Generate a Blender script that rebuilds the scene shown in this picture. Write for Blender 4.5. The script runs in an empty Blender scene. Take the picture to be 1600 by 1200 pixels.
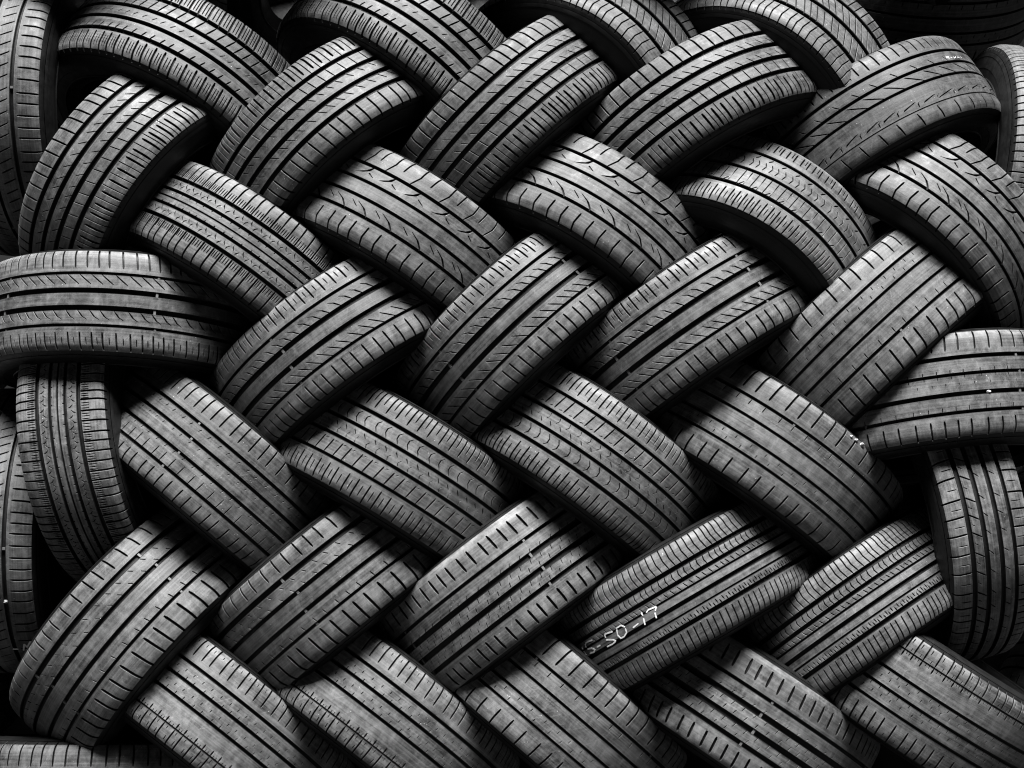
import bpy, math, random
import numpy as np
from mathutils import Matrix, Vector

random.seed(7)
sc = bpy.context.scene
COL = sc.collection

# ------------------------------------------------------------------ camera
cam_data = bpy.data.cameras.new("camera")
cam_data.sensor_width = 36.0
cam_data.lens = 2261.0 / 1600.0 * 36.0
cam_data.clip_end = 500.0
cam = bpy.data.objects.new("camera", cam_data)
COL.objects.link(cam)
cam.location = (0.0, -2.6, 0.0)
cam.rotation_euler = (math.radians(90), 0, 0)
sc.camera = cam

# ------------------------------------------------------------------ light and exposure
# a dim shelter lit from one large opening high up in front of the stack; everything neutral, the picture is black and white
world = bpy.data.worlds.new("World")
sc.world = world
world.use_nodes = True
w_bg = world.node_tree.nodes["Background"]
w_bg.inputs[0].default_value = (1, 1, 1, 1)
w_bg.inputs[1].default_value = 0.0004

lamp_data = bpy.data.lights.new("overhead_light", 'AREA')
lamp_data.shape = 'RECTANGLE'
lamp_data.size, lamp_data.size_y = 9.0, 4.2
lamp_data.energy = 4700.0
lamp = bpy.data.objects.new("overhead_light", lamp_data)
COL.objects.link(lamp)
lamp.location = (0.2, -4.5, 13.0)
lamp.rotation_euler = (Vector(lamp.location) - Vector((0, 0.1, 0))).to_track_quat('Z', 'Y').to_euler()

sc.view_settings.view_transform = 'Standard'
sc.view_settings.look = 'None'
sc.view_settings.gamma = 1.0
sc.view_settings.exposure = 0.9
sc.render.engine = 'CYCLES'
sc.cycles.max_bounces = 1
sc.cycles.use_denoising = True
sc.cycles.pixel_filter_type = 'BLACKMAN_HARRIS'
sc.cycles.filter_width = 1.1


# ------------------------------------------------------------------ materials
def new_mat(name):
    m = bpy.data.materials.new(name)
    m.use_nodes = True
    nt = m.node_tree
    nt.nodes.clear()
    out = nt.nodes.new("ShaderNodeOutputMaterial")
    b = nt.nodes.new("ShaderNodeBsdfPrincipled")
    nt.links.new(b.outputs[0], out.inputs[0])
    return m, nt, b


def N(nt, kind, **kw):
    n = nt.nodes.new(kind)
    for k, v in kw.items():
        setattr(n, k, v)
    return n


def math_node(nt, op, a, b=None, c=None):
    n = nt.nodes.new("ShaderNodeMath")
    n.operation = op
    for i, v in enumerate((a, b, c)):
        if v is None:
            continue
        if isinstance(v, (int, float)):
            n.inputs[i].default_value = v
        else:
            nt.links.new(v, n.inputs[i])
    return n.outputs[0]


def ramp(nt, src, lo, hi, a=0.0, b=1.0):
    n = nt.nodes.new("ShaderNodeMapRange")
    n.inputs[1].default_value = lo
    n.inputs[2].default_value = hi
    n.inputs[3].default_value = a
    n.inputs[4].default_value = b
    nt.links.new(src, n.inputs[0])
    return n.outputs[0]


def noise(nt, vec, scale, detail=4.0, rough=0.6):
    n = nt.nodes.new("ShaderNodeTexNoise")
    n.inputs["Scale"].default_value = scale
    n.inputs["Detail"].default_value = detail
    n.inputs["Roughness"].default_value = rough
    nt.links.new(vec, n.inputs["Vector"])
    return n.outputs[0]


def per_thing_coords(nt):
    """object coordinates moved by each object's own random number, so copies are soiled differently"""
    tc = N(nt, "ShaderNodeTexCoord")
    oi = N(nt, "ShaderNodeObjectInfo")
    add = N(nt, "ShaderNodeVectorMath", operation='ADD')
    sca = N(nt, "ShaderNodeVectorMath", operation='SCALE')
    sca.inputs[0].default_value = (17.0, 31.0, 53.0)
    nt.links.new(oi.outputs["Random"], sca.inputs["Scale"])
    nt.links.new(tc.outputs["Object"], add.inputs[0])
    nt.links.new(sca.outputs[0], add.inputs[1])
    uvadd = N(nt, "ShaderNodeVectorMath", operation='ADD')
    nt.links.new(tc.outputs["UV"], uvadd.inputs[0])
    nt.links.new(sca.outputs[0], uvadd.inputs[1])
    return add.outputs[0], uvadd.outputs[0], oi.outputs["Random"]


def stretch(nt, vec, sx, sy, sz=1.0):
    m = N(nt, "ShaderNodeVectorMath", operation='MULTIPLY')
    nt.links.new(vec, m.inputs[0])
    m.inputs[1].default_value = (sx, sy, sz)
    return m.outputs[0]


def grey(nt, v):
    c = N(nt, "ShaderNodeCombineColor")
    for i in range(3):
        nt.links.new(v, c.inputs[i])
    return c.outputs[0]


def rubber(name, lo, hi, r_lo, r_hi, streak=0.5, specks=0.0, bump=0.25, spec=0.25):
    m, nt, b = new_mat(name)
    ob, uv, rnd = per_thing_coords(nt)
    blot = noise(nt, ob, 14.0, 5.0, 0.62)
    smear = noise(nt, ob, 55.0, 4.0, 0.65)
    strk = noise(nt, stretch(nt, uv, 6.0, 240.0), 1.0, 3.0, 0.6)
    scuff = noise(nt, stretch(nt, uv, 140.0, 28.0), 1.0, 3.0, 0.6)
    v = math_node(nt, 'MULTIPLY', ramp(nt, blot, 0.36, 0.66), 0.30)
    v = math_node(nt, 'ADD', v, math_node(nt, 'MULTIPLY', ramp(nt, smear, 0.42, 0.66), 0.28))
    v = math_node(nt, 'ADD', v, math_node(nt, 'MULTIPLY', ramp(nt, strk, 0.38, 0.72), streak * 0.4))
    v = math_node(nt, 'ADD', v, math_node(nt, 'MULTIPLY', ramp(nt, scuff, 0.52, 0.70), 0.20))
    grit = noise(nt, ob, 700.0, 3.0, 0.7)
    v = math_node(nt, 'ADD', v, math_node(nt, 'MULTIPLY', ramp(nt, grit, 0.35, 0.65, -0.5, 0.5), 0.22))
    # fine scratches running askew
    rotm = N(nt, "ShaderNodeVectorRotate", rotation_type='Z_AXIS')
    rotm.inputs["Angle"].default_value = 0.7
    nt.links.new(uv, rotm.inputs["Vector"])
    scr = noise(nt, stretch(nt, rotm.outputs[0], 420.0, 22.0), 1.0, 2.0, 0.5)
    v = math_node(nt, 'ADD', v, math_node(nt, 'MULTIPLY', ramp(nt, scr, 0.64, 0.72), 0.22))
    if specks > 0:
        # abraded, paler band along the shoulder edge
        tc = N(nt, "ShaderNodeTexCoord")
        sep = N(nt, "ShaderNodeSeparateXYZ")
        nt.links.new(tc.outputs["UV"], sep.inputs[0])
        av = math_node(nt, 'ABSOLUTE', sep.outputs[1])
        band = math_node(nt, 'MULTIPLY', ramp(nt, av, 0.082, 0.097), ramp(nt, noise(nt, ob, 34.0, 5.0, 0.7), 0.44, 0.62))
        v = math_node(nt, 'ADD', v, math_node(nt, 'MULTIPLY', band, 0.45))
    alb = ramp(nt, v, 0.0, 1.0, lo, hi)
    alb = math_node(nt, 'MULTIPLY', alb, ramp(nt, rnd, 0.0, 1.0, 0.85, 1.15))
    # each tyre is lighter or darker: its tone is kept in the object's colour
    oi2 = N(nt, "ShaderNodeObjectInfo")
    bw = N(nt, "ShaderNodeRGBToBW")
    nt.links.new(oi2.outputs["Color"], bw.inputs[0])
    alb = math_node(nt, 'MULTIPLY', alb, bw.outputs[0])
    if specks > 0:
        vo = N(nt, "ShaderNodeTexVoronoi")
        vo.inputs["Scale"].default_value = 210.0
        nt.links.new(ob, vo.inputs["Vector"])
        gate = ramp(nt, noise(nt, ob, 22.0, 2.0), 0.56, 0.66)
        dot = ramp(nt, vo.outputs["Distance"], 0.20, 0.11)
        pick = ramp(nt, vo.outputs["Color"], 0.72, 0.74)
        sp = math_node(nt, 'MULTIPLY', math_node(nt, 'MULTIPLY', dot, gate), pick)
        alb = math_node(nt, 'ADD', alb, math_node(nt, 'MULTIPLY', sp, specks))
    nt.links.new(grey(nt, alb), b.inputs["Base Color"])
    rg = ramp(nt, smear, 0.3, 0.7, r_lo, r_hi)
    nt.links.new(rg, b.inputs["Roughness"])
    b.inputs["IOR"].default_value = 1.5
    b.inputs["Specular IOR Level"].default_value = spec
    bm = N(nt, "ShaderNodeBump")
    bm.inputs["Strength"].default_value = bump
    bm.inputs["Distance"].default_value = 0.0006
    h = math_node(nt, 'ADD', noise(nt, ob, 420.0, 3.0), math_node(nt, 'MULTIPLY', noise(nt, ob, 60.0, 3.0), 1.5))
    nt.links.new(h, bm.inputs["Height"])
    nt.links.new(bm.outputs[0], b.inputs["Normal"])
    return m


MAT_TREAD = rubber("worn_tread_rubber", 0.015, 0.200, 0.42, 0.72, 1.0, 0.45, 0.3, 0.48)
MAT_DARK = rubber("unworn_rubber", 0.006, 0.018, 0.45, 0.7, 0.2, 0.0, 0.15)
MAT_SIDE = rubber("sidewall_rubber", 0.005, 0.018, 0.38, 0.6, 0.3, 0.0, 0.15)


def plain(name, v, rough, nz=0.3, scale=30.0):
    m, nt, b = new_mat(name)
    ob, uv, rnd = per_thing_coords(nt)
    n1 = noise(nt, ob, scale, 5.0)
    nt.links.new(grey(nt, ramp(nt, n1, 0.3, 0.7, v * (1 - nz), v * (1 + nz))), b.inputs["Base Color"])
    b.inputs["Roughness"].default_value = rough
    return m


MAT_CHALK = plain("white_paint_marker", 0.75, 0.8, 0.15, 900.0)
MAT_PEBBLE = plain("pale_stone", 0.45, 0.85, 0.35, 300.0)
MAT_BAR = plain("wear_bar_rubber", 0.11, 0.6, 0.3, 200.0)
MAT_GAP_SHADE = plain("gap_shade_black", 0.006, 0.9, 0.3, 6.0)  # near-black colour of the added backing, stands in for shade in the gaps
MAT_GROUND = plain("asphalt", 0.02, 0.9, 0.4, 40.0)

# ------------------------------------------------------------------ tyre section
R = 0.315
CIRC = 2 * math.pi * R
S_END = 0.116


def _profile_table():
    ss = np.linspace(0, S_END, 600)
    al = np.where(ss < 0.079, ss / 0.75, 0.0)
    t = np.clip((ss - 0.079) / (S_END - 0.079), 0, 1)
    al = np.where(ss >= 0.079, 0.079 / 0.75 + t ** 1.05 * math.radians(74), al)
    ds = np.gradient(ss)
    x = np.concatenate([[0], np.cumsum(np.cos(al[:-1]) * np.diff(ss))])
    r = R - np.concatenate([[0], np.cumsum(np.sin(al[:-1]) * np.diff(ss))])
    return ss, x, r, al


_SS, _SX, _SR, _SA = _profile_table()


def section(s, depth):
    """axial x and radius of the tread surface at cross-distance s, sunk by depth along its normal"""
    a = np.abs(s)
    x = np.interp(a, _SS, _SX)
    r = np.interp(a, _SS, _SR)
    al = np.interp(a, _SS, _SA)
    return np.sign(s) * (x - depth * np.sin(al)), r - depth * np.cos(al)


def make_mesh(name, co, quads, mats, midx=None, uv=None, smooth=True):
    me = bpy.data.meshes.new(name)
    nv, nf = len(co), len(quads)
    me.vertices.add(nv)
    me.vertices.foreach_set("co", np.asarray(co, np.float32).ravel())
    me.loops.add(nf * 4)
    me.loops.foreach_set("vertex_index", np.asarray(quads, np.int32).ravel())
    me.polygons.add(nf)
    me.polygons.foreach_set("loop_start", np.arange(0, nf * 4, 4, dtype=np.int32))
    me.polygons.foreach_set("loop_total", np.full(nf, 4, np.int32))
    for m in mats:
        me.materials.append(m)
    if midx is not None:
        me.polygons.foreach_set("material_index", np.asarray(midx, np.int32))
    me.polygons.foreach_set("use_smooth", np.full(nf, smooth, bool))
    if uv is not None:
        l = me.uv_layers.new(name="UVMap")
        l.data.foreach_set("uv", np.asarray(uv, np.float32)[np.asarray(quads).ravel()].ravel())
    me.update(calc_edges=True)
    me.validate()
    if smooth:
        me.set_sharp_from_angle(angle=math.radians(28))
    return me


def ring_grid(nrow, ncol, flip=False):
    """quads of a grid of nrow rows by ncol columns that closes round in the columns"""
    i = np.arange(nrow - 1)[:, None]
    j = np.arange(ncol)[None, :]
    j2 = (j + 1) % ncol
    a = i * ncol + j
    b = i * ncol + j2
    c = (i + 1) * ncol + j2
    d = (i + 1) * ncol + j
    q = np.stack([a, b, c, d] if not flip else [a, d, c, b], -1)
    return q.reshape(-1, 4)


def pitch_edges(n, seed):
    rng = np.random.RandomState(seed)
    l = rng.choice([0.88, 1.0, 1.14], n)
    e = np.concatenate([[0], np.cumsum(l)])
    return e / e[-1] * CIRC


GROOVE_D = 0.0072


def rib_mesh(name, q0, q1, slots, npitch, seed, open_lo=False, open_hi=False):
    """one circumferential rib between q0 and q1 (metres across the tread) with its slots cut in.
    slot = (phase, qa, qb, path, width, depth); path = slope dp/dq or list of (q, dp in metres)"""
    pe = pitch_edges(npitch, seed)
    ch = 0.0011
    rows = set()
    for s in np.linspace(q0 + ch, q1 - ch, max(4, int((q1 - q0) / 0.006) + 1)):
        rows.add(round(float(s), 5))
    for sl in slots:
        for qq in (sl[1] - 0.0004, sl[1] + 0.0004, sl[2] - 0.0004, sl[2] + 0.0004):
            if q0 + ch < qq < q1 - ch:
                rows.add(round(float(qq), 5))
        if not isinstance(sl[3], (int, float)):
            for qq, _ in sl[3]:
                if q0 + ch < qq < q1 - ch:
                    rows.add(round(float(qq), 5))
    if open_lo or open_hi:
        for qq in (0.1004, 0.1012):
            rows.add(qq if open_hi else -qq)
    rows = sorted(rows)
    keep = [rows[0]]
    for s in rows[1:]:
        if s - keep[-1] > 0.00035:
            keep.append(s)
    rows = np.array(keep)
    nr = len(rows)
    rng = np.random.RandomState(seed + 5)
    cols_p, cols_d = [], []
    # the slots round the whole ring, in order
    order = sorted(slots, key=lambda s: s[0])
    for k in range(npitch):
        L = pe[k + 1] - pe[k]
        for si, sl in enumerate(order):
            ph, qa, qb, path, wd, dp = sl
            base = pe[k] + (ph % 1.0) * L + rng.uniform(-0.0004, 0.0004)
            qc = 0.5 * (qa + qb)
            if isinstance(path, (int, float)):
                pp = base + path * (np.clip(rows, qa, qb) - qc)
                slope = abs(path)
            else:
                pq = sorted(path)
                pp = base + np.interp(rows, [a for a, _ in pq], [b for _, b in pq])
                slope = abs((pq[-1][1] - pq[0][1]) / max(1e-4, pq[-1][0] - pq[0][0]))
            wp = wd * math.sqrt(1 + slope * slope)
            m = ((rows > qa) & (rows < qb)).astype(float)
            end = np.clip(np.minimum(rows - qa, qb - rows) / 0.003, 0.6, 1.0)
            wrow = wp * np.where(m > 0, end, 0.6)
            c2 = 0.0005 * math.sqrt(1 + slope * slope)
            dj = dp * rng.uniform(0.85, 1.1)
            cols_p += [pp - wrow / 2 - c2, pp - wrow / 2, pp - wrow * 0.42, pp + wrow * 0.42, pp + wrow / 2, pp + wrow / 2 + c2]
            cols_d += [0 * m, 0.0005 * m, dj * m, dj * m, 0.0005 * m, 0 * m]
            # one plain column half-way to the next slot
            nph = order[si + 1][0] if si + 1 < len(order) else 1.0 + order[0][0]
            cols_p.append(pp + max(0.0015, (nph - ph) * L * 0.5))
            cols_d.append(0 * m)
    if not slots:
        nn = 150
        for k in range(nn):
            cols_p.append(np.full(nr, CIRC * k / nn))
            cols_d.append(np.zeros(nr))
    P = np.array(cols_p)            # ncol, nr
    Dp = np.array(cols_d)
    for j in range(nr):
        P[:, j] = np.maximum.accumulate(P[:, j] + np.arange(len(P)) * 2e-6)
        lim = P[0, j] + CIRC - 1e-5
        P[:, j] = np.minimum(P[:, j], lim - (len(P) - np.arange(len(P))) * 2e-7)
    nc = len(P)
    S = np.repeat(rows[None, :], nc, 0)
    # side walls down to the groove floor
    lo_p, hi_p = P[:, :1], P[:, -1:]
    lead_s, lead_d, tail_s, tail_d = [], [], [], []
    if not open_lo:
        lead_s = [q0, q0]
        lead_d = [GROOVE_D + 0.001, ch]
    if not open_hi:
        tail_s = [q1, q1]
        tail_d = [ch, GROOVE_D + 0.001]
    allS = np.concatenate([np.full((nc, 1), v) for v in lead_s] + [S] + [np.full((nc, 1), v) for v in tail_s], 1)
    d0 = Dp[:, :1]
    d1 = Dp[:, -1:]
    allD = np.concatenate([np.maximum(d0, v) for v in lead_d] + [Dp] + [np.maximum(d1, v) for v in tail_d], 1)
    allP = np.concatenate([lo_p] * len(lead_s) + [P] + [hi_p] * len(tail_s), 1)
    step = 0.0013 * np.clip((np.abs(allS) - 0.1004) / 0.0008, 0, 1)
    x, r = section(allS, allD + step)
    th = allP / R
    co = np.stack([x, r * np.cos(th), r * np.sin(th)], -1)   # nc, nrows, 3
    nrow = allS.shape[1]
    co = co.transpose(1, 0, 2).reshape(-1, 3)
    uv = np.stack([allP, allS], -1).transpose(1, 0, 2).reshape(-1, 2)
    q = ring_grid(nrow, nc, flip=True)
    dv = allD.T.ravel()
    md = dv[q].max(1)
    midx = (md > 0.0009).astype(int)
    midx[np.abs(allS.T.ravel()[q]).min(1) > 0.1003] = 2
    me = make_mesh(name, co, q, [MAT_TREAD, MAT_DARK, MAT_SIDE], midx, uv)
    # crisp edges: flat shading on slot walls, smooth on the tread face
    return me


def lathe_mesh(name, prof, mats, n=160, uvs=None):
    """prof: list of (x, r) revolved about the tyre axis"""
    prof = np.array(prof)
    th = np.linspace(0, 2 * math.pi, n, endpoint=False)
    x = np.repeat(prof[:, :1], n, 1)
    r = prof[:, 1:2]
    co = np.stack([x, r * np.cos(th), r * np.sin(th)], -1).reshape(-1, 3)
    q = ring_grid(len(prof), n, flip=True)
    arc = np.concatenate([[0], np.cumsum(np.linalg.norm(np.diff(prof, axis=0), axis=1))])
    uv = np.stack([np.repeat((th * R)[None, :], len(prof), 0), np.repeat(arc[:, None], n, 1)], -1).reshape(-1, 2)
    return make_mesh(name, co, q, mats, None, uv)


def casing_mesh(name):
    ss = np.linspace(-S_END + 0.002, S_END - 0.002, 60)
    x, r = section(ss, np.full(60, GROOVE_D))
    out = list(zip(x, r))
    # inner liner, back from one side to the other
    t = np.linspace(1, -1, 25)
    inner = [(0.088 * np.sign(v) * abs(v) ** 0.6, R - 0.02 - 0.022 * abs(v) ** 4) for v in t]
    prof = out + [(x[-1] - 0.006, r[-1] - 0.002)] + inner + [(x[0] + 0.006, r[0] - 0.002), out[0]]
    return lathe_mesh(name, prof, [MAT_DARK], 140)


def sidewall_mesh(name, sgn):
    x0, r0 = section(np.array([S_END]), np.array([0.0]))
    x0, r0 = float(x0[0]), float(r0[0])
    pr = [(x0 - 0.0005, r0 + 0.0004), (x0 + 0.0025, r0 - 0.006), (x0 + 0.0028, r0 - 0.0075), (x0 + 0.0020, r0 - 0.009),
          (x0 + 0.0045, r0 - 0.018), (x0 + 0.0062, r0 - 0.030), (x0 + 0.0064, r0 - 0.0335), (x0 + 0.0055, r0 - 0.0345),
          (x0 + 0.0052, r0 - 0.044), (x0 + 0.0040, r0 - 0.053), (x0 + 0.0058, r0 - 0.0545), (x0 + 0.0058, r0 - 0.0565),
          (x0 + 0.0025, r0 - 0.058), (x0 - 0.002, r0 - 0.066), (x0 - 0.007, r0 - 0.073), (x0 - 0.009, r0 - 0.0795),
          (x0 - 0.013, r0 - 0.0755), (x0 - 0.022, r0 - 0.076), (x0 - 0.028, r0 - 0.073), (x0 - 0.029, r0 - 0.066),
          (x0 - 0.024, r0 - 0.055), (x0 - 0.016, r0 - 0.035), (x0 - 0.014, r0 - 0.02), (x0 - 0.02, r0 - 0.006)]
    pr = [(sgn * x, r) for x, r in pr]
    if sgn > 0:
        pass
    else:
        pr = pr[::-1]
    return lathe_mesh(name, pr, [MAT_SIDE], 160)


def wear_bar_mesh(name, grooves, npitch, seed):
    """raised wear bars across the main grooves at six places round the tyre"""
    co, q = [], []
    rng = np.random.RandomState(seed)
    for k in range(6):
        for (g, w) in grooves:
            p0 = CIRC * (k + 0.07) / 6 + rng.uniform(-0.006, 0.006)
            hw, hl = w / 2 + 0.0005, 0.0024
            base = len(co)
            for d in (GROOVE_D + 0.001, 0.0022):
                for ds, dpp in ((-hw, -hl), (hw, -hl), (hw, hl), (-hw, hl)):
                    x, r = section(np.array([g + ds]), np.array([d]))
                    th = (p0 + dpp) / R
                    co.append((float(x[0]), float(r[0]) * math.cos(th), float(r[0]) * math.sin(th)))
            b = base
            q += [(b + 4, b + 5, b + 6, b + 7), (b, b + 1, b + 5, b + 4), (b + 1, b + 2, b + 6, b + 5),
                  (b + 2, b + 3, b + 7, b + 6), (b + 3, b, b + 4, b + 7)]
    return make_mesh(name, co, q, [MAT_BAR], None, None, False)


# ------------------------------------------------------------------ tread patterns
# view of the tread with the axis up: p runs right, q runs up.  All in metres except slot phases (pitch fractions).
W1, W2, W3 = 0.0019, 0.0031, 0.0045      # sipe, slot, wide slot
D1, D2 = 0.0035, 0.005


def rep(n, qa, qb, path, w, d, off=0.0):
    return [((i + off) / n, qa, qb, path, w, d) for i in range(n)]


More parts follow.
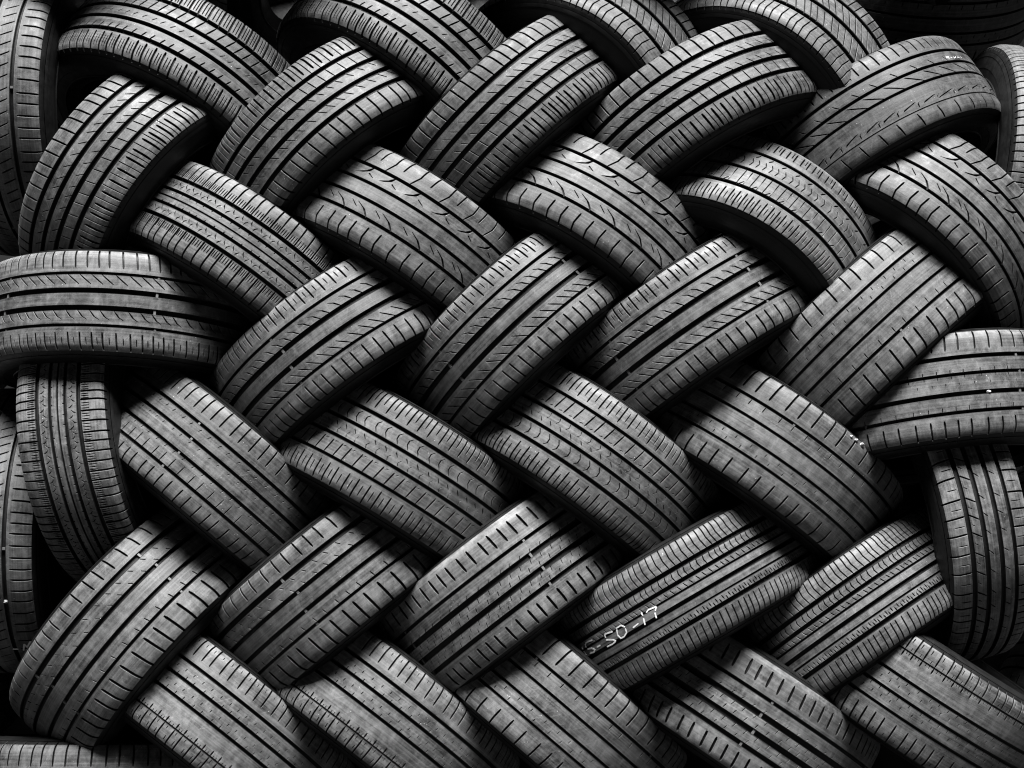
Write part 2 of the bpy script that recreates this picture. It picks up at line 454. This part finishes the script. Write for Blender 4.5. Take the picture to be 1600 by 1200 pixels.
S_OUT = 0.108
PATTERNS = {
    # key: pitches, grooves [(q, width)], slots per rib from the lowest q upwards, main grooves with wear bars
    'A': (86, [(-.050, .007), (-.017, .0065), (.016, .0065), (.050, .007)],
          [rep(1, -S_OUT, -.058, -.12, W3, D2) + rep(1, -.092, -.066, -.1, W1, D1, .36) + rep(1, -.092, -.066, -.1, W1, D1, .66),
           rep(1, -.047, -.034, .45, W2, D2),
           rep(1, -.004, .004, .9, W1, D1) ,
           rep(1, .020, .046, .42, W2, D2),
           rep(1, .055, S_OUT, -.1, W3, D2) + rep(1, .058, .098, -.1, W1, D1, .4) + rep(1, .058, .098, -.1, W1, D1, .7)]),
    'B': (78, [(-.046, .007), (-.013, .0075), (.019, .0075), (.052, .0075)],
          [rep(1, -.1, -.058, -.12, W3, D2) + rep(1, -S_OUT, -.050, -.15, W1, D1, .5),
           rep(1, -.0425, -.017, -.28, W2 * .7, D2),
           rep(1, -.009, .004, -.9, W1, D1) ,
           rep(1, .0225, .038, -1.0, W2 * .6, D1),
           rep(1, .056, S_OUT, -.18, W3 * .85, D2)]),
    'C': (40, [(-.0640, .0008), (-.012, .004), (.018, .0045), (.050, .005)],
          [rep(1, -.1, -.070, -.25, W3 * .8, D2, .3),
           rep(1, -.0555, -.0450, 4.4, W2 * .8, D2, .0) + rep(1, -.0590, -.0420, .1, W2 * .8, D2, .5),
           rep(1, -.009, .012, -1.9, W2 * .8, D2),
           rep(1, .022, .034, -.9, W2 * .8, D2, .3),
           rep(2, .062, .1, -.15, W3 * .8, D2)]),
    'D': (96, [(-.046, .006), (-.017, .0045), (0.0, .0016), (.017, .0045), (.046, .006)],
          [rep(1, -S_OUT, -.049, .05, W3 * .8, D2) + rep(1, -.068, -.052, .05, W1, D1, .25) + rep(1, -.068, -.052, .05, W1, D1, .5) + rep(1, -.068, -.052, .05, W1, D1, .75),
           rep(1, -.042, -.030, .9, W1, D1) + rep(1, -.033, -.021, -.9, W1, D1, .5),
           rep(1, -.0145, -.011, .3, W2, D1),
           rep(1, .011, .0145, .3, W2, D1),
           rep(1, .021, .033, .9, W1, D1) + rep(1, .030, .042, -.9, W1, D1, .5),
           rep(1, .049, S_OUT, .05, W3 * .8, D2) + rep(1, .052, .068, .05, W1, D1, .25) + rep(1, .052, .068, .05, W1, D1, .5) + rep(1, .052, .068, .05, W1, D1, .75)]),
    'E': (33, [(-.050, .0045), (-.016, .0042), (.016, .0042), (.050, .0045)],
          [rep(2, -S_OUT, -.062, [(-.108, .004), (-.085, .0), (-.062, .003)], W3 * .8, D2),
           [(.0, -.048, -.026, [(-.048, .014), (-.042, .009), (-.034, .0), (-.026, -.018)], W2 * .9, D2),
            (.55, -.037, -.027, -1.6, W1, D1)],
           [],
           [(.0, .0265, .048, [(.0265, -.02), (.031, .0), (.038, .014), (.048, .022)], W2 * .9, D2),
            (.42, .028, .036, -2.2, W1, D1)],
           rep(1, .053, S_OUT, [(.053, -.008), (.075, .004), (.108, .009)], W2, D2) + rep(1, .068, S_OUT, [(.068, -.004), (.108, .006)], W2, D2, .5)]),
    'F': (58, [(-.050, .006), (-.004, .005), (.046, .0055)],
          [rep(2, -.102, -.062, .1, W2, D2) + rep(2, -.09, -.072, .1, W1, D1, .5),
           rep(2, -.046, -.008, .12, W1, D1) + rep(1, -.047, -.038, .9, W2, D1, .25),
           rep(2, .006, .028, [(.006, .0), (.018, .004), (.028, -.001)], W1 * 1.2, D1) + rep(1, .032, .04, .9, W2, D2, .25),
           rep(2, .062, .088, .05, W2, D2) + rep(1, .07, .088, .05, W1, D1, .3)]),
    'G': (82, [(-.051, .0035), (-.0165, .0075), (.0175, .0075), (.051, .0038)],
          [rep(1, -.104, -.062, -.12, W2 * 1.15, D2),
           rep(1, -.049, -.029, -1.25, W1 * 1.2, D1),
           [],
           rep(1, .023, .040, [(.023, .009), (.03, .003), (.034, .0), (.040, -.010)], W2 * .7, D1),
           rep(1, .064, .1, -.12, W2 * 1.15, D2) + rep(1, .074, .088, -.12, W1, D1, .5)]),
    'H': (60, [(-.050, .0032), (-.022, .0032), (.0125, .0032), (.046, .0036)],
          [rep(1, -.103, -.066, .1, W3 * .85, D2),
           rep(1, -.045, -.039, .15, W1, D1) + rep(1, -.034, -.028, .15, W1, D1, .5),
           [],
           rep(1, .032, .0425, .12, W1 * 1.1, D1),
           rep(1, .058, .106, .12, W3 * .95, D2)]),
    'I': (80, [(-.059, .0042), (-.022, .0042), (.012, .0042), (.043, .0042)],
          [rep(1, -.104, -.07, .1, W2, D2),
           rep(1, -.056, -.036, .1, W1 * 1.1, D1) + rep(1, -.030, -.0245, .5, W1, D1, .5),
           rep(1, .002, .006, .6, W1, D1),
           rep(1, .030, .036, .6, W1, D1),
           rep(1, .060, .1, .02, W2 * 1.1, D2)]),
    'J': (82, [(-.052, .0038), (-.014, .0042), (.019, .0042), (.052, .0048)],
          [rep(1, -.1, -.062, .05, W2, D2) + rep(1, -.09, -.07, .05, W1, D1, .5),
           rep(1, -.0495, -.022, .25, W2 * .9, D2) + [(.45, -.0245, -.0225, 3.4, W1, D1)],
           rep(1, -.010, .002, [(-.010, .001), (-.004, -.002), (.002, .003)], W1, D1) + rep(1, .004, .012, -1.0, W1, D1, .5),
           rep(1, .024, .046, [(.024, .003), (.032, -.003), (.040, -.003), (.046, .003)], W1 * 1.2, D1),
           rep(1, .062, .104, .1, W2, D2) + rep(1, .074, .1, .1, W1 * 1.2, D1, .5)]),
    'K': (50, [(-.052, .0085), (-.018, .0085), (.018, .0085), (.052, .007)],
          [rep(1, -S_OUT, -.057, -.1, W3 * .8, D2) + rep(1, -.085, -.062, -.05, W1, D1, .5),
           rep(1, -.047, -.023, [(-.047, -.004), (-.035, .002), (-.023, .008)], W2, D2) + rep(1, -.044, -.036, .5, W1, D1, .5),
           rep(1, -.0135, -.002, .8, W2 * .7, D1) ,
           rep(1, .023, .036, .6, W2 * .7, D1),
           rep(1, .057, S_OUT, .05, W3 * .8, D2) + rep(1, .062, .085, .05, W1, D1, .5)]),
    'L': (78, [(-.050, .0062), (-.021, .0078), (.011, .0078), (.040, .0042)],
          [rep(1, -.096, -.064, -.1, W3 * 1.1, D2),
           rep(1, -.044, -.038, .35, W1 * 1.1, D1) + rep(1, -.034, -.0265, .35, W1 * 1.1, D1, .5),
           rep(1, -.014, -.006, .35, W1 * 1.1, D1) + rep(1, -.002, .005, .35, W1 * 1.1, D1, .5),
           rep(1, .016, .021, .8, W1, D1),
           rep(1, .056, .086, -.1, W3 * 1.15, D2)]),
    'M': (150, [(-.052, .0065), (-.031, .002), (-.012, .006), (.008, .0022), (.026, .0055), (.052, .0065)],
          [rep(1, -.104, -.06, .1, W1 * 1.4, D1),
           rep(1, -.049, -.0405, -.15, W1 * 1.2, D1) + rep(1, -.0445, -.036, -.15, W1 * 1.2, D1, .5),
           [],
           [],
           rep(1, .011, .02, -.5, W1 * 1.2, D1),
           rep(1, .029, .049, [(.029, .0015), (.039, -.001), (.049, .0015)], W2 * .75, D2),
           rep(1, .056, .104, [(.056, .003), (.075, -.001), (.104, .001)], W2 * .8, D2)]),
    'N': (86, [(-.067, .0014), (-.020, .004), (.013, .0042), (.045, .0042)],
          [rep(1, -S_OUT, -.069, .02, W2, D2) + rep(1, -.076, -.070, .05, W1, D1, .4) + rep(1, -.095, -.085, .05, W1, D1, .7),
           rep(1, -.066, -.055, .02, W2, D2) + rep(1, -.066, -.061, .05, W1, D1, .35) + rep(1, -.066, -.061, .05, W1, D1, .65),
           rep(1, -.016, -.011, .15, W1 * 1.2, D1) + rep(1, -.005, .000, .15, W1 * 1.2, D1, .5) + rep(1, .006, .0105, .15, W1 * 1.2, D1, .0),
           rep(1, .016, .021, .15, W1 * 1.2, D1) + rep(1, .027, .032, .15, W1 * 1.2, D1, .5),
           rep(1, .060, .104, -.02, W2 * 1.1, D2) + rep(1, .086, .092, -.02, W1, D1, .5)]),
    'O': (104, [(-.050, .008), (0.0, .008), (.050, .008)],
          [rep(1, -S_OUT, -.055, [(-.108, .002), (-.08, -.002), (-.055, .002)], W2 * .9, D2),
           rep(1, -.045, -.005, -.55, W1 * 1.3, D1),
           rep(1, .006, .044, -.7, W1 * 1.4, D1),
           rep(1, .056, S_OUT, .15, W2 * .9, D2)]),
    'P': (65, [(-.046, .0036), (-.015, .0055), (.020, .0055), (.055, .0075)],
          [rep(1, -.104, -.056, -.15, W3 * 1.15, D2),
           rep(1, -.044, -.033, -.3, W1 * 1.2, D1),
           [],
           rep(1, .025, .031, -.9, W1 * 1.2, D1) + rep(1, .041, .048, -.9, W1 * 1.2, D1, .5),
           rep(1, .068, .102, -.12, W2 * 1.2, D2)]),
    'Q': (66, [(-.055, .0045), (-.021, .006), (.016, .0042), (.048, .0055)],
          [rep(1, -.104, -.068, .02, W3 * .8, D2),
           rep(1, -.051, -.044, .1, W2 * .8, D1),
           rep(1, .009, .0135, .1, W2 * .8, D1) + rep(1, -.004, .0, .1, W1, D1, .5),
           rep(1, .019, .025, .1, W2 * .8, D1),
           rep(1, .062, .1, .12, W2 * 1.2, D2)]),
    'R': (80, [(-.050, .005), (-.004, .004), (.050, .005)],
          [rep(1, -.102, -.060, .06, W3 * .85, D2),
           rep(1, -.042, -.018, -.5, W2 * .9, D2, .2)[:1],
           rep(1, .004, .03, .5, W2 * .9, D2),
           rep(1, .06, .102, .06, W3 * .85, D2)]),
    'S': (104, [(-.050, .006), (0.0, .006), (.050, .006)],
          [rep(1, -S_OUT, -.054, .0, W2, D2) + rep(1, -.085, -.065, .0, W1, D1, .5),
           rep(1, -.045, -.01, .4, W2 * .8, D2),
           rep(1, .01, .045, .4, W2 * .8, D2),
           rep(1, .054, S_OUT, .0, W2, D2)]),
    'T': (76, [(-.050, .006), (0.0, .006), (.050, .006)],
          [rep(1, -.104, -.06, .0, W3 * .85, D2), [], [],
           rep(1, .06, .112, .02, W3 * .85, D2) + rep(1, .1005, .1025, 3.0, W1, D1, .5)]),
}

MESHES = {}


def pattern_meshes(key):
    if key in MESHES:
        return MESHES[key]
    n, grooves, ribs = PATTERNS[key]
    seed = ord(key)
    parts = []
    edges = [-S_END]
    for g, w in grooves:
        w *= 1.18
        edges += [g - w / 2, g + w / 2]
    edges.append(S_END)
    for i in range(len(ribs)):
        q0, q1 = edges[2 * i], edges[2 * i + 1]
        lo, hi = i == 0, i == len(ribs) - 1
        parts.append(("shoulder_rib" if lo or hi else "tread_rib",
                      rib_mesh("tread_%s_%d" % (key, i), q0, q1, ribs[i], n, seed, lo, hi)))
    if key in "GPLHIQR":
        parts.append(("wear_bars", wear_bar_mesh("wear_%s" % key, [g for g in grooves if g[1] > .0034], n, seed)))
    MESHES[key] = parts
    return parts


CASING = casing_mesh("casing")
SIDE_P = sidewall_mesh("sidewall_outer", 1)
SIDE_N = sidewall_mesh("sidewall_inner", -1)

# ------------------------------------------------------------------ the setting
def box(name, lo, hi, mat):
    me = bpy.data.meshes.new(name)
    (x0, y0, z0), (x1, y1, z1) = lo, hi
    v = [(x, y, z) for x in (x0, x1) for y in (y0, y1) for z in (z0, z1)]
    f = [(0, 1, 3, 2), (4, 6, 7, 5), (0, 4, 5, 1), (2, 3, 7, 6), (0, 2, 6, 4), (1, 5, 7, 3)]
    me.from_pydata(v, [], f)
    me.materials.append(mat)
    o = bpy.data.objects.new(name, me)
    COL.objects.link(o)
    return o


ground = box("ground", (-8, -8, -1.05), (8, 3, -0.95), MAT_GROUND)
ground["kind"] = "structure"
shade_backing = box("shade_backing", (-8, 0.95, -0.95), (8, 1.1, 2.6), MAT_GAP_SHADE)  # added backing: blocks light from behind and keeps the gaps black
shade_backing["kind"] = "structure"

# ------------------------------------------------------------------ the tyres
# id, tread pattern, turned round, centre, axis (towards the upper side), width factor, diameter factor, label
TYRES = [
    ('01', 'R', 0, (-0.9758, 0.3871, 0.5495), (-0.9995, 0.0296, 0.0105), 0.999, 0.912,
     'tall worn tyre standing upright at the left frame edge, sidewall facing right, top corner'),
    ('02', 'A', 0, (-0.6676, 0.3622, 0.5484), (0.4207, 0.4188, 0.8047), 0.943, 0.917,
     'top-row tyre leaning right nearest the upper left corner, dense short slots on its shoulders'),
    ('03', 'A', 0, (-0.2052, 0.3639, 0.6001), (0.5733, 0.3089, 0.7589), 0.937, 0.914,
     'top-row tyre leaning right, second from the left, cut off by the top edge'),
    ('04', 'O', 0, (0.1411, 0.3504, 0.5682), (0.5421, 0.6516, 0.5306), 0.983, 0.881,
     'top-row tyre with criss-cross shoulder sipes and a scuffed rim edge, cut by the top edge'),
    ('05', 'O', 0, (0.5131, 0.3661, 0.5672), (0.5636, 0.5816, 0.5866), 0.980, 0.882,
     'top-row tyre with dense slanted sipes between three wide grooves, rightmost of that row'),
    ('07', 'S', 0, (1.0356, 0.4113, 0.4023), (0.9876, 0.0261, -0.1547), 1.009, 0.925,
     'upright tyre at the right edge, upper corner, ladder of slots down its shoulder'),
    ('11', 'B', 0, (-0.7150, 0.3202, 0.3744), (-0.7955, 0.2331, 0.5593), 0.962, 0.915,
     'leaning tyre with long-slotted left shoulder, far left of the second row'),
    ('12', 'B', 1, (-0.3367, 0.3190, 0.4420), (-0.6351, 0.2565, 0.7286), 0.939, 0.917,
     'second-row leaning tyre with long slots on its lower shoulder, second from the left'),
    ('13', 'B', 0, (0.0042, 0.3255, 0.4857), (-0.6777, 0.1147, 0.7263), 0.926, 0.912,
     'second-row leaning tyre with four wide dark grooves, in the middle of the top half'),
    ('14', 'B', 0, (0.3709, 0.3211, 0.4741), (-0.4940, 0.2814, 0.8227), 0.939, 0.914,
     'second-row leaning tyre with long slots on its upper shoulder, fourth from the left'),
    ('15', 'C', 0, (0.7242, 0.3331, 0.4682), (-0.4493, 0.2972, 0.8425), 0.907, 0.825,
     'smooth worn tyre with a zigzag groove line, far right of the second row'),
    ('20', 'G', 1, (-0.7619, 0.2920, 0.0992), (0.0250, 0.1900, 0.9815), 0.953, 0.912,
     'tyre lying level at the left edge halfway up, with pale wear bars in its grooves'),
    ('21', 'D', 0, (-0.5305, 0.2964, 0.2018), (0.5410, 0.2661, 0.7978), 0.897, 0.910,
     'narrow tyre with arrow-shaped sipes and comb-like shoulders, above the level tyre at left'),
    ('22', 'E', 0, (-0.2171, 0.3015, 0.2488), (0.5253, 0.2288, 0.8196), 0.954, 0.911,
     'tyre with swooping curved sipes left of centre in the third row'),
    ('23', 'E', 0, (0.1428, 0.3043, 0.2594), (0.5346, 0.3058, 0.7878), 0.940, 0.915,
     'dusty tyre with swooping curved sipes and white specks, right of centre in the third row'),
    ('24', 'F', 0, (0.4516, 0.2812, 0.2309), (0.5072, 0.5060, 0.6977), 0.956, 0.869,
     'three-groove tyre with short tick slots on its upper shoulder, third row right'),
    ('25', 'E', 0, (0.7991, 0.3249, 0.2668), (0.6696, 0.3034, 0.6779), 0.970, 0.916,
     'tyre with swooping curved sipes cut by the right edge in the third row'),
    ('31', 'G', 0, (-0.3217, 0.2829, 0.0489), (-0.5822, 0.1661, 0.7959), 0.963, 0.911,
     'fourth-row leaning tyre with white wear bars in its grooves, leftmost of three alike'),
    ('32', 'G', 0, (0.0254, 0.2830, 0.0832), (-0.6727, 0.1647, 0.7213), 0.971, 0.911,
     'fourth-row leaning tyre at the centre of the picture, middle one of three alike'),
    ('33', 'G', 0, (0.3560, 0.2822, 0.0840), (-0.5453, 0.1811, 0.8185), 0.992, 0.911,
     'fourth-row leaning tyre with a dirty upper shoulder, rightmost of three alike'),
    ('34', 'H', 1, (0.6920, 0.2842, 0.0665), (-0.6632, 0.2263, 0.7134), 1.018, 0.910,
     'nearly bald tyre with thin grooves leaning in the fourth row, far right'),
    ('35', 'Q', 0, (0.8191, 0.2697, -0.0598), (-0.0992, 0.2219, 0.9700), 0.974, 0.911,
     'tyre lying almost level at the right edge with a pebble in its groove'),
    ('40', 'D', 0, (-0.7830, 0.2961, -0.1196), (-0.9814, 0.1014, -0.1630), 0.867, 0.913,
     'narrow upright tyre with arrow-shaped sipes below the level tyre at the left edge'),
    ('41', 'I', 0, (-0.5877, 0.2870, -0.1902), (0.6258, 0.2291, 0.7456), 0.974, 0.910,
     'worn tyre with dusty pale groove edges, leftmost of the fifth row'),
    ('42', 'J', 0, (-0.2300, 0.2750, -0.1929), (0.5046, 0.2130, 0.8367), 1.020, 0.910,
     'tyre with square blocks near its lower shoulder, fifth row left of centre'),
    ('43', 'J', 1, (0.1353, 0.2764, -0.1731), (0.5756, 0.1935, 0.7945), 1.014, 0.911,
     'tyre with square blocks near its upper shoulder, fifth row right of centre'),
    ('44', 'H', 0, (0.4824, 0.2818, -0.1523), (0.5745, 0.1191, 0.8098), 1.001, 0.911,
     'bald worn tyre with long tapered shoulder slots, fifth row right'),
    ('45', 'R', 0, (-1.0047, 0.3467, -0.2960), (-0.9979, -0.0635, 0.0141), 1.005, 0.912,
     'tyre standing upright at the lower left frame edge, half out of the picture'),
    ('46', 'K', 0, (0.8401, 0.2725, -0.2615), (0.9849, 0.0569, 0.1633), 0.752, 0.914,
     'upright tyre with wide straight grooves and diagonal slots at the lower right edge'),
    ('51', 'P', 0, (-0.7081, 0.2566, -0.4845), (-0.7649, 0.1301, 0.6308), 1.015, 0.911,
     'leaning tyre with tapered lower shoulder slots, leftmost of the sixth row'),
    ('52', 'P', 0, (-0.3342, 0.2701, -0.3968), (-0.6291, 0.1062, 0.7701), 0.986, 0.910,
     'leaning tyre with scratched smooth ribs and pale upper shoulder, second in the sixth row'),
    ('53', 'L', 0, (-0.0041, 0.2681, -0.4040), (-0.5995, 0.1584, 0.7845), 1.004, 0.910,
     'leaning tyre with three wide double-lined grooves, middle of the sixth row'),
    ('54', 'M', 0, (0.3363, 0.2531, -0.4214), (-0.4960, 0.1937, 0.8465), 0.930, 0.910,
     'leaning tyre with dense sipes and white chalked size numbers, sixth row'),
    ('55', 'M', 0, (0.6720, 0.2781, -0.4720), (-0.5427, 0.3033, 0.7832), 0.925, 0.910,
     'leaning tyre with dense sipes and pale dusty grooves, rightmost of the sixth row'),
    ('60', 'T', 0, (-0.7934, 0.2798, -0.8122), (-0.0001, 0.2177, 0.9760), 1.005, 0.910,
     'tyre lying level in the bottom left corner with only its slotted shoulder showing'),
    ('61', 'N', 0, (-0.5823, 0.2548, -0.6700), (0.5844, 0.3377, 0.7378), 0.949, 0.910,
     'bottom-row tyre leaning right, leftmost, with bright scuffed upper shoulder'),
    ('62', 'N', 0, (-0.2612, 0.2636, -0.6541), (0.5934, 0.2748, 0.7566), 0.956, 0.910,
     'bottom-row tyre leaning right, second from the left, many tiny ticks on its ribs'),
    ('63', 'H', 0, (0.0695, 0.2689, -0.6314), (0.6411, 0.1602, 0.7506), 0.986, 0.910,
     'bottom-row bald tyre with thin grooves and long tapered shoulder slots, at bottom centre'),
    ('64', 'L', 0, (0.4320, 0.2703, -0.6377), (0.5518, 0.1203, 0.8252), 1.019, 0.916,
     'bottom-row tyre with wide double-lined grooves and short thick shoulder slots'),
    ('65', 'N', 1, (0.7775, 0.2563, -0.5830), (0.5367, -0.0498, 0.8423), 0.962, 0.910,
     'bottom-row tyre in the lower right corner with crossed slots on its upper shoulder'),
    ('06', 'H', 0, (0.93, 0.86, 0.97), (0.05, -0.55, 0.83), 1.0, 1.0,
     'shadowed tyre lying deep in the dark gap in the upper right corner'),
    ('u0', 'G', 0, (-0.760, 0.370, 0.950), (-0.60, 0.25, 0.76), 1.0, 1.0,  # u tyres: added above the frame to shade the gaps at the top
     'dark tyre of the uppermost row, above the top edge of the picture'),
    ('u1', 'G', 0, (-0.380, 0.370, 0.960), (-0.60, 0.25, 0.76), 1.0, 1.0,
     'dark tyre of the uppermost row, above the top edge of the picture'),
    ('u2', 'G', 0, (0.000, 0.370, 0.960), (-0.60, 0.25, 0.76), 1.0, 1.0,
     'dark tyre of the uppermost row, above the top edge of the picture'),
    ('u3', 'G', 0, (0.340, 0.380, 0.970), (-0.60, 0.25, 0.76), 1.0, 1.0,
     'dark tyre of the uppermost row, above the top edge of the picture'),
    ('u4', 'G', 0, (0.700, 0.460, 1.020), (-0.60, 0.25, 0.76), 1.0, 1.0,
     'dark tyre of the uppermost row, above the top edge of the picture'),
    ('u5', 'G', 0, (1.080, 0.500, 1.100), (-0.60, 0.25, 0.76), 1.0, 1.0,
     'dark tyre of the uppermost row, above the top edge of the picture'),
    ('r0', 'H', 0, (1.340, 0.450, 0.120), (0.55, 0.2, 0.81), 1.0, 1.0,  # r tyres: added beyond the right side to block light on the backing
     'shadowed tyre past the right edge of the picture'),
    ('r1', 'H', 0, (1.340, 0.500, -0.400), (0.55, 0.2, 0.81), 1.0, 1.0,
     'shadowed tyre past the right edge of the picture'),
    ('r2', 'H', 0, (1.360, 0.500, -0.740), (0.55, 0.2, 0.81), 1.0, 1.0,
     'shadowed tyre past the right edge of the picture'),
    ('l0', 'H', 0, (-1.330, 0.420, 0.050), (-0.55, 0.2, 0.81), 1.0, 1.0,  # l tyres: added beyond the left side so the gaps there stay dark
     'shadowed tyre past the left edge of the picture'),
    ('l1', 'H', 0, (-1.330, 0.420, -0.380), (-0.55, 0.2, 0.81), 1.0, 1.0,
     'shadowed tyre past the left edge of the picture'),
    ('l2', 'H', 0, (-1.330, 0.420, -0.720), (-0.55, 0.2, 0.81), 1.0, 1.0,
     'shadowed tyre past the left edge of the picture'),
]

SPIN = {}
# how light each tyre's rubber is (1 = average)
TONE = {'15': .62, '25': .8, '24': .9, '04': .72, '05': .78, '02': .85, '03': .85, '01': .85, '07': .9, '11': .9, '12': .85, '13': .85, '14': .85,
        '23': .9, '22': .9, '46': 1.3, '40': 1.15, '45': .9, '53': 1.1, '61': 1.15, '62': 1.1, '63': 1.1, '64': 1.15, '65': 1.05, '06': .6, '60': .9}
ROOTS = {}


def part(name, me, root, label=None):
    o = bpy.data.objects.new(name, me)
    COL.objects.link(o)
    o.parent = root
    o.color = (root.color[0], root.color[0], root.color[0], 1)
    if label:
        o["label"] = label
    return o


def place_tyre(tid, pat, flip, C, a, s, rk, label):
    a = Vector(a).normalized()
    toward = Vector((0, -1, 0))
    n = (toward - a * toward.dot(a)).normalized()
    if flip:
        a = -a
    w = a.cross(n)
    M = Matrix(((a.x, n.x, w.x, C[0]), (a.y, n.y, w.y, C[1]), (a.z, n.z, w.z, C[2]), (0, 0, 0, 1)))
    root = bpy.data.objects.new("car_tyre", None)
    COL.objects.link(root)
    root.empty_display_size = 0.1
    spin = SPIN.get(tid, random.uniform(0, 2 * math.pi))
    root.matrix_world = M @ Matrix.Diagonal((s, rk, rk, 1))
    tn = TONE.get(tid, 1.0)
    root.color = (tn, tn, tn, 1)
    root["label"] = label
    root["category"] = "tyre"
    root["group"] = "used tyres in the woven stack"
    rot = Matrix.Rotation(spin, 4, 'X')
    for nm, me in pattern_meshes(pat):
        o = part(nm, me, root)
        o.matrix_local = rot
        if nm == "wear_bars":
            o["kind"] = "stuff"
    part("casing", CASING, root)
    part("sidewall", SIDE_P, root)
    part("sidewall", SIDE_N, root)
    ROOTS[tid] = root
    return root


for row in TYRES:
    place_tyre(*row)


# ------------------------------------------------------------------ chalk writing on the tread
def chalk(tid, strokes, width, label, lift=0.0005):
    co, q = [], []
    rng = random.Random(3)
    for st in strokes:
        pts = [np.array(p) / 1000.0 for p in st]
        dense = [pts[0]]
        for a, b in zip(pts, pts[1:]):
            k = max(1, int(np.linalg.norm(b - a) / 0.0015))
            dense += [a + (b - a) * (i + 1) / k for i in range(k)]
        prev = None
        for i, pnt in enumerate(dense):
            t = dense[min(i + 1, len(dense) - 1)] - dense[max(i - 1, 0)]
            t = t / (np.linalg.norm(t) + 1e-9)
            nn = np.array([-t[1], t[0]])
            w = width * rng.uniform(0.8, 1.15) * (0.7 if i in (0, len(dense) - 1) else 1.0)
            idx = []
            for d in (-lift, lift):
                for sgn in (-1, 1):
                    pp = pnt + nn * sgn * w / 2
                    x, r = section(np.array([pp[1]]), np.array([-d]))
                    th = pp[0] / R
                    co.append((float(x[0]), float(r[0]) * math.cos(th), float(r[0]) * math.sin(th)))
                    idx.append(len(co) - 1)
            if prev:
                q += [(prev[2], prev[3], idx[3], idx[2]), (prev[0], prev[2], idx[2], idx[0]), (prev[3], prev[1], idx[1], idx[3])]
            prev = idx
    me = make_mesh("chalk", co, q, [MAT_CHALK], None, None, False)
    return part("chalk_writing", me, ROOTS[tid], label)


C54 = [[(-285.4, 16.1), (-279.8, 8.0)], [(-266.0, 14.8), (-265.6, 8.7)], [(-266.0, 5.8), (-266.0, -5.8)], [(-250.5, 16.7), (-239.8, 16.8), (-228.1, 14.9)], [(-250.8, 16.3), (-254.7, 9.4)], [(-253.2, 4.7), (-241.3, 2.4), (-234.9, -3.3), (-241.2, -6.2), (-253.5, -4.3)], [(-227.1, -1.2), (-215.9, -1.4)], [(-193.1, 12.4), (-183.6, 11.2), (-173.1, 8.8)], [(-193.3, 12.2), (-195.4, 5.6)], [(-197.4, 2.0), (-182.7, -4.4), (-178.2, -9.5), (-187.8, -11.2), (-203.5, -10.4)], [(-162.9, 10.9), (-149.9, 11.2), (-143.8, 4.2)], [(-144.5, 2.3), (-146.8, -6.2), (-156.4, -10.3), (-164.6, -9.8), (-167.4, -2.3), (-162.7, 8.7)], [(-129.7, -4.4), (-114.6, -2.6)], [(-98.9, 12.6), (-98.6, 5.5)], [(-100.4, 1.2), (-104.7, -11.4)], [(-89.8, 7.4), (-83.5, 9.9), (-75.5, 9.0), (-65.8, 7.6)], [(-66.0, 7.2), (-72.4, 1.7)], [(-74.6, -0.6), (-77.7, -11.5)]]
C45 = [[(-263.0, -63.9), (-239.9, -68.7), (-252.0, -72.7), (-231.0, -81.4)], [(-255.6, -45.2), (-256.8, -55.5)]]
C15 = [[(210.4, 33.9), (208.4, 27.4), (218.1, 32.4), (215.1, 25.4)], [(223.4, 28.5), (228.7, 27.3)], [(237.4, 30.2), (236.9, 25.7), (247.1, 30.1)], [(251.3, 28.8), (261.9, 28.2)], [(269.5, 30.9), (273.6, 28.0)]]
chalk('54', [[(p + 4.5, q) for p, q in st] for st in C54], 0.0028, "white hand-chalked size numbers reading 15-50-17")
chalk('45', C45, 0.0032, "small white chalk letter N with a dash")
chalk('15', C15, 0.0011, "tiny white scribbled paint mark")


# ------------------------------------------------------------------ pebbles and flakes
def pebble(loc, size, label, seed, cat="pebble", name="pebble"):
    rng = np.random.RandomState(seed)
    import bmesh
    bm = bmesh.new()
    bmesh.ops.create_icosphere(bm, subdivisions=2, radius=size)
    for v in bm.verts:
        v.co *= rng.uniform(0.75, 1.15)
        v.co.z *= 0.75
    me = bpy.data.meshes.new(name)
    bm.to_mesh(me)
    bm.free()
    me.materials.append(MAT_PEBBLE)
    o = bpy.data.objects.new(name, me)
    COL.objects.link(o)
    o.location = loc
    o["label"] = label
    o["category"] = cat
    return o


def on_tread(tid, p, q, depth):
    row = [t for t in TYRES if t[0] == tid][0]
    x, r = section(np.array([q]), np.array([depth]))
    sgn = -1.0 if row[2] else 1.0
    th = p / R * sgn
    return ROOTS[tid].matrix_world @ Vector((sgn * float(x[0]), float(r[0]) * math.cos(th), float(r[0]) * math.sin(th)))


bpy.context.view_layer.update()
pebble(on_tread('35', 0.0429, -0.0215, 0.002), 0.0042, "pale pebble jammed in the groove of the level tyre at right", 1)
pebble(on_tread('45', -0.1218, -0.0495, 0.002), 0.0045, "pale pebble jammed in the groove of the upright tyre at lower left", 2)

for i, (p, q, sz) in enumerate(((0.1004, 0.0938, 0.004), (0.118, 0.0944, 0.005), (0.0861, 0.0929, 0.003))):
    pebble(on_tread('44', p, q, -0.001), sz, ("small white crumb on the upper shoulder of the bald fifth-row tyre",
           "largest white crumb on the right end of the bald fifth-row tyre", "tiniest white crumb, uppermost on the bald fifth-row tyre")[i],
           11 + i, "crumb", "stone_crumb")
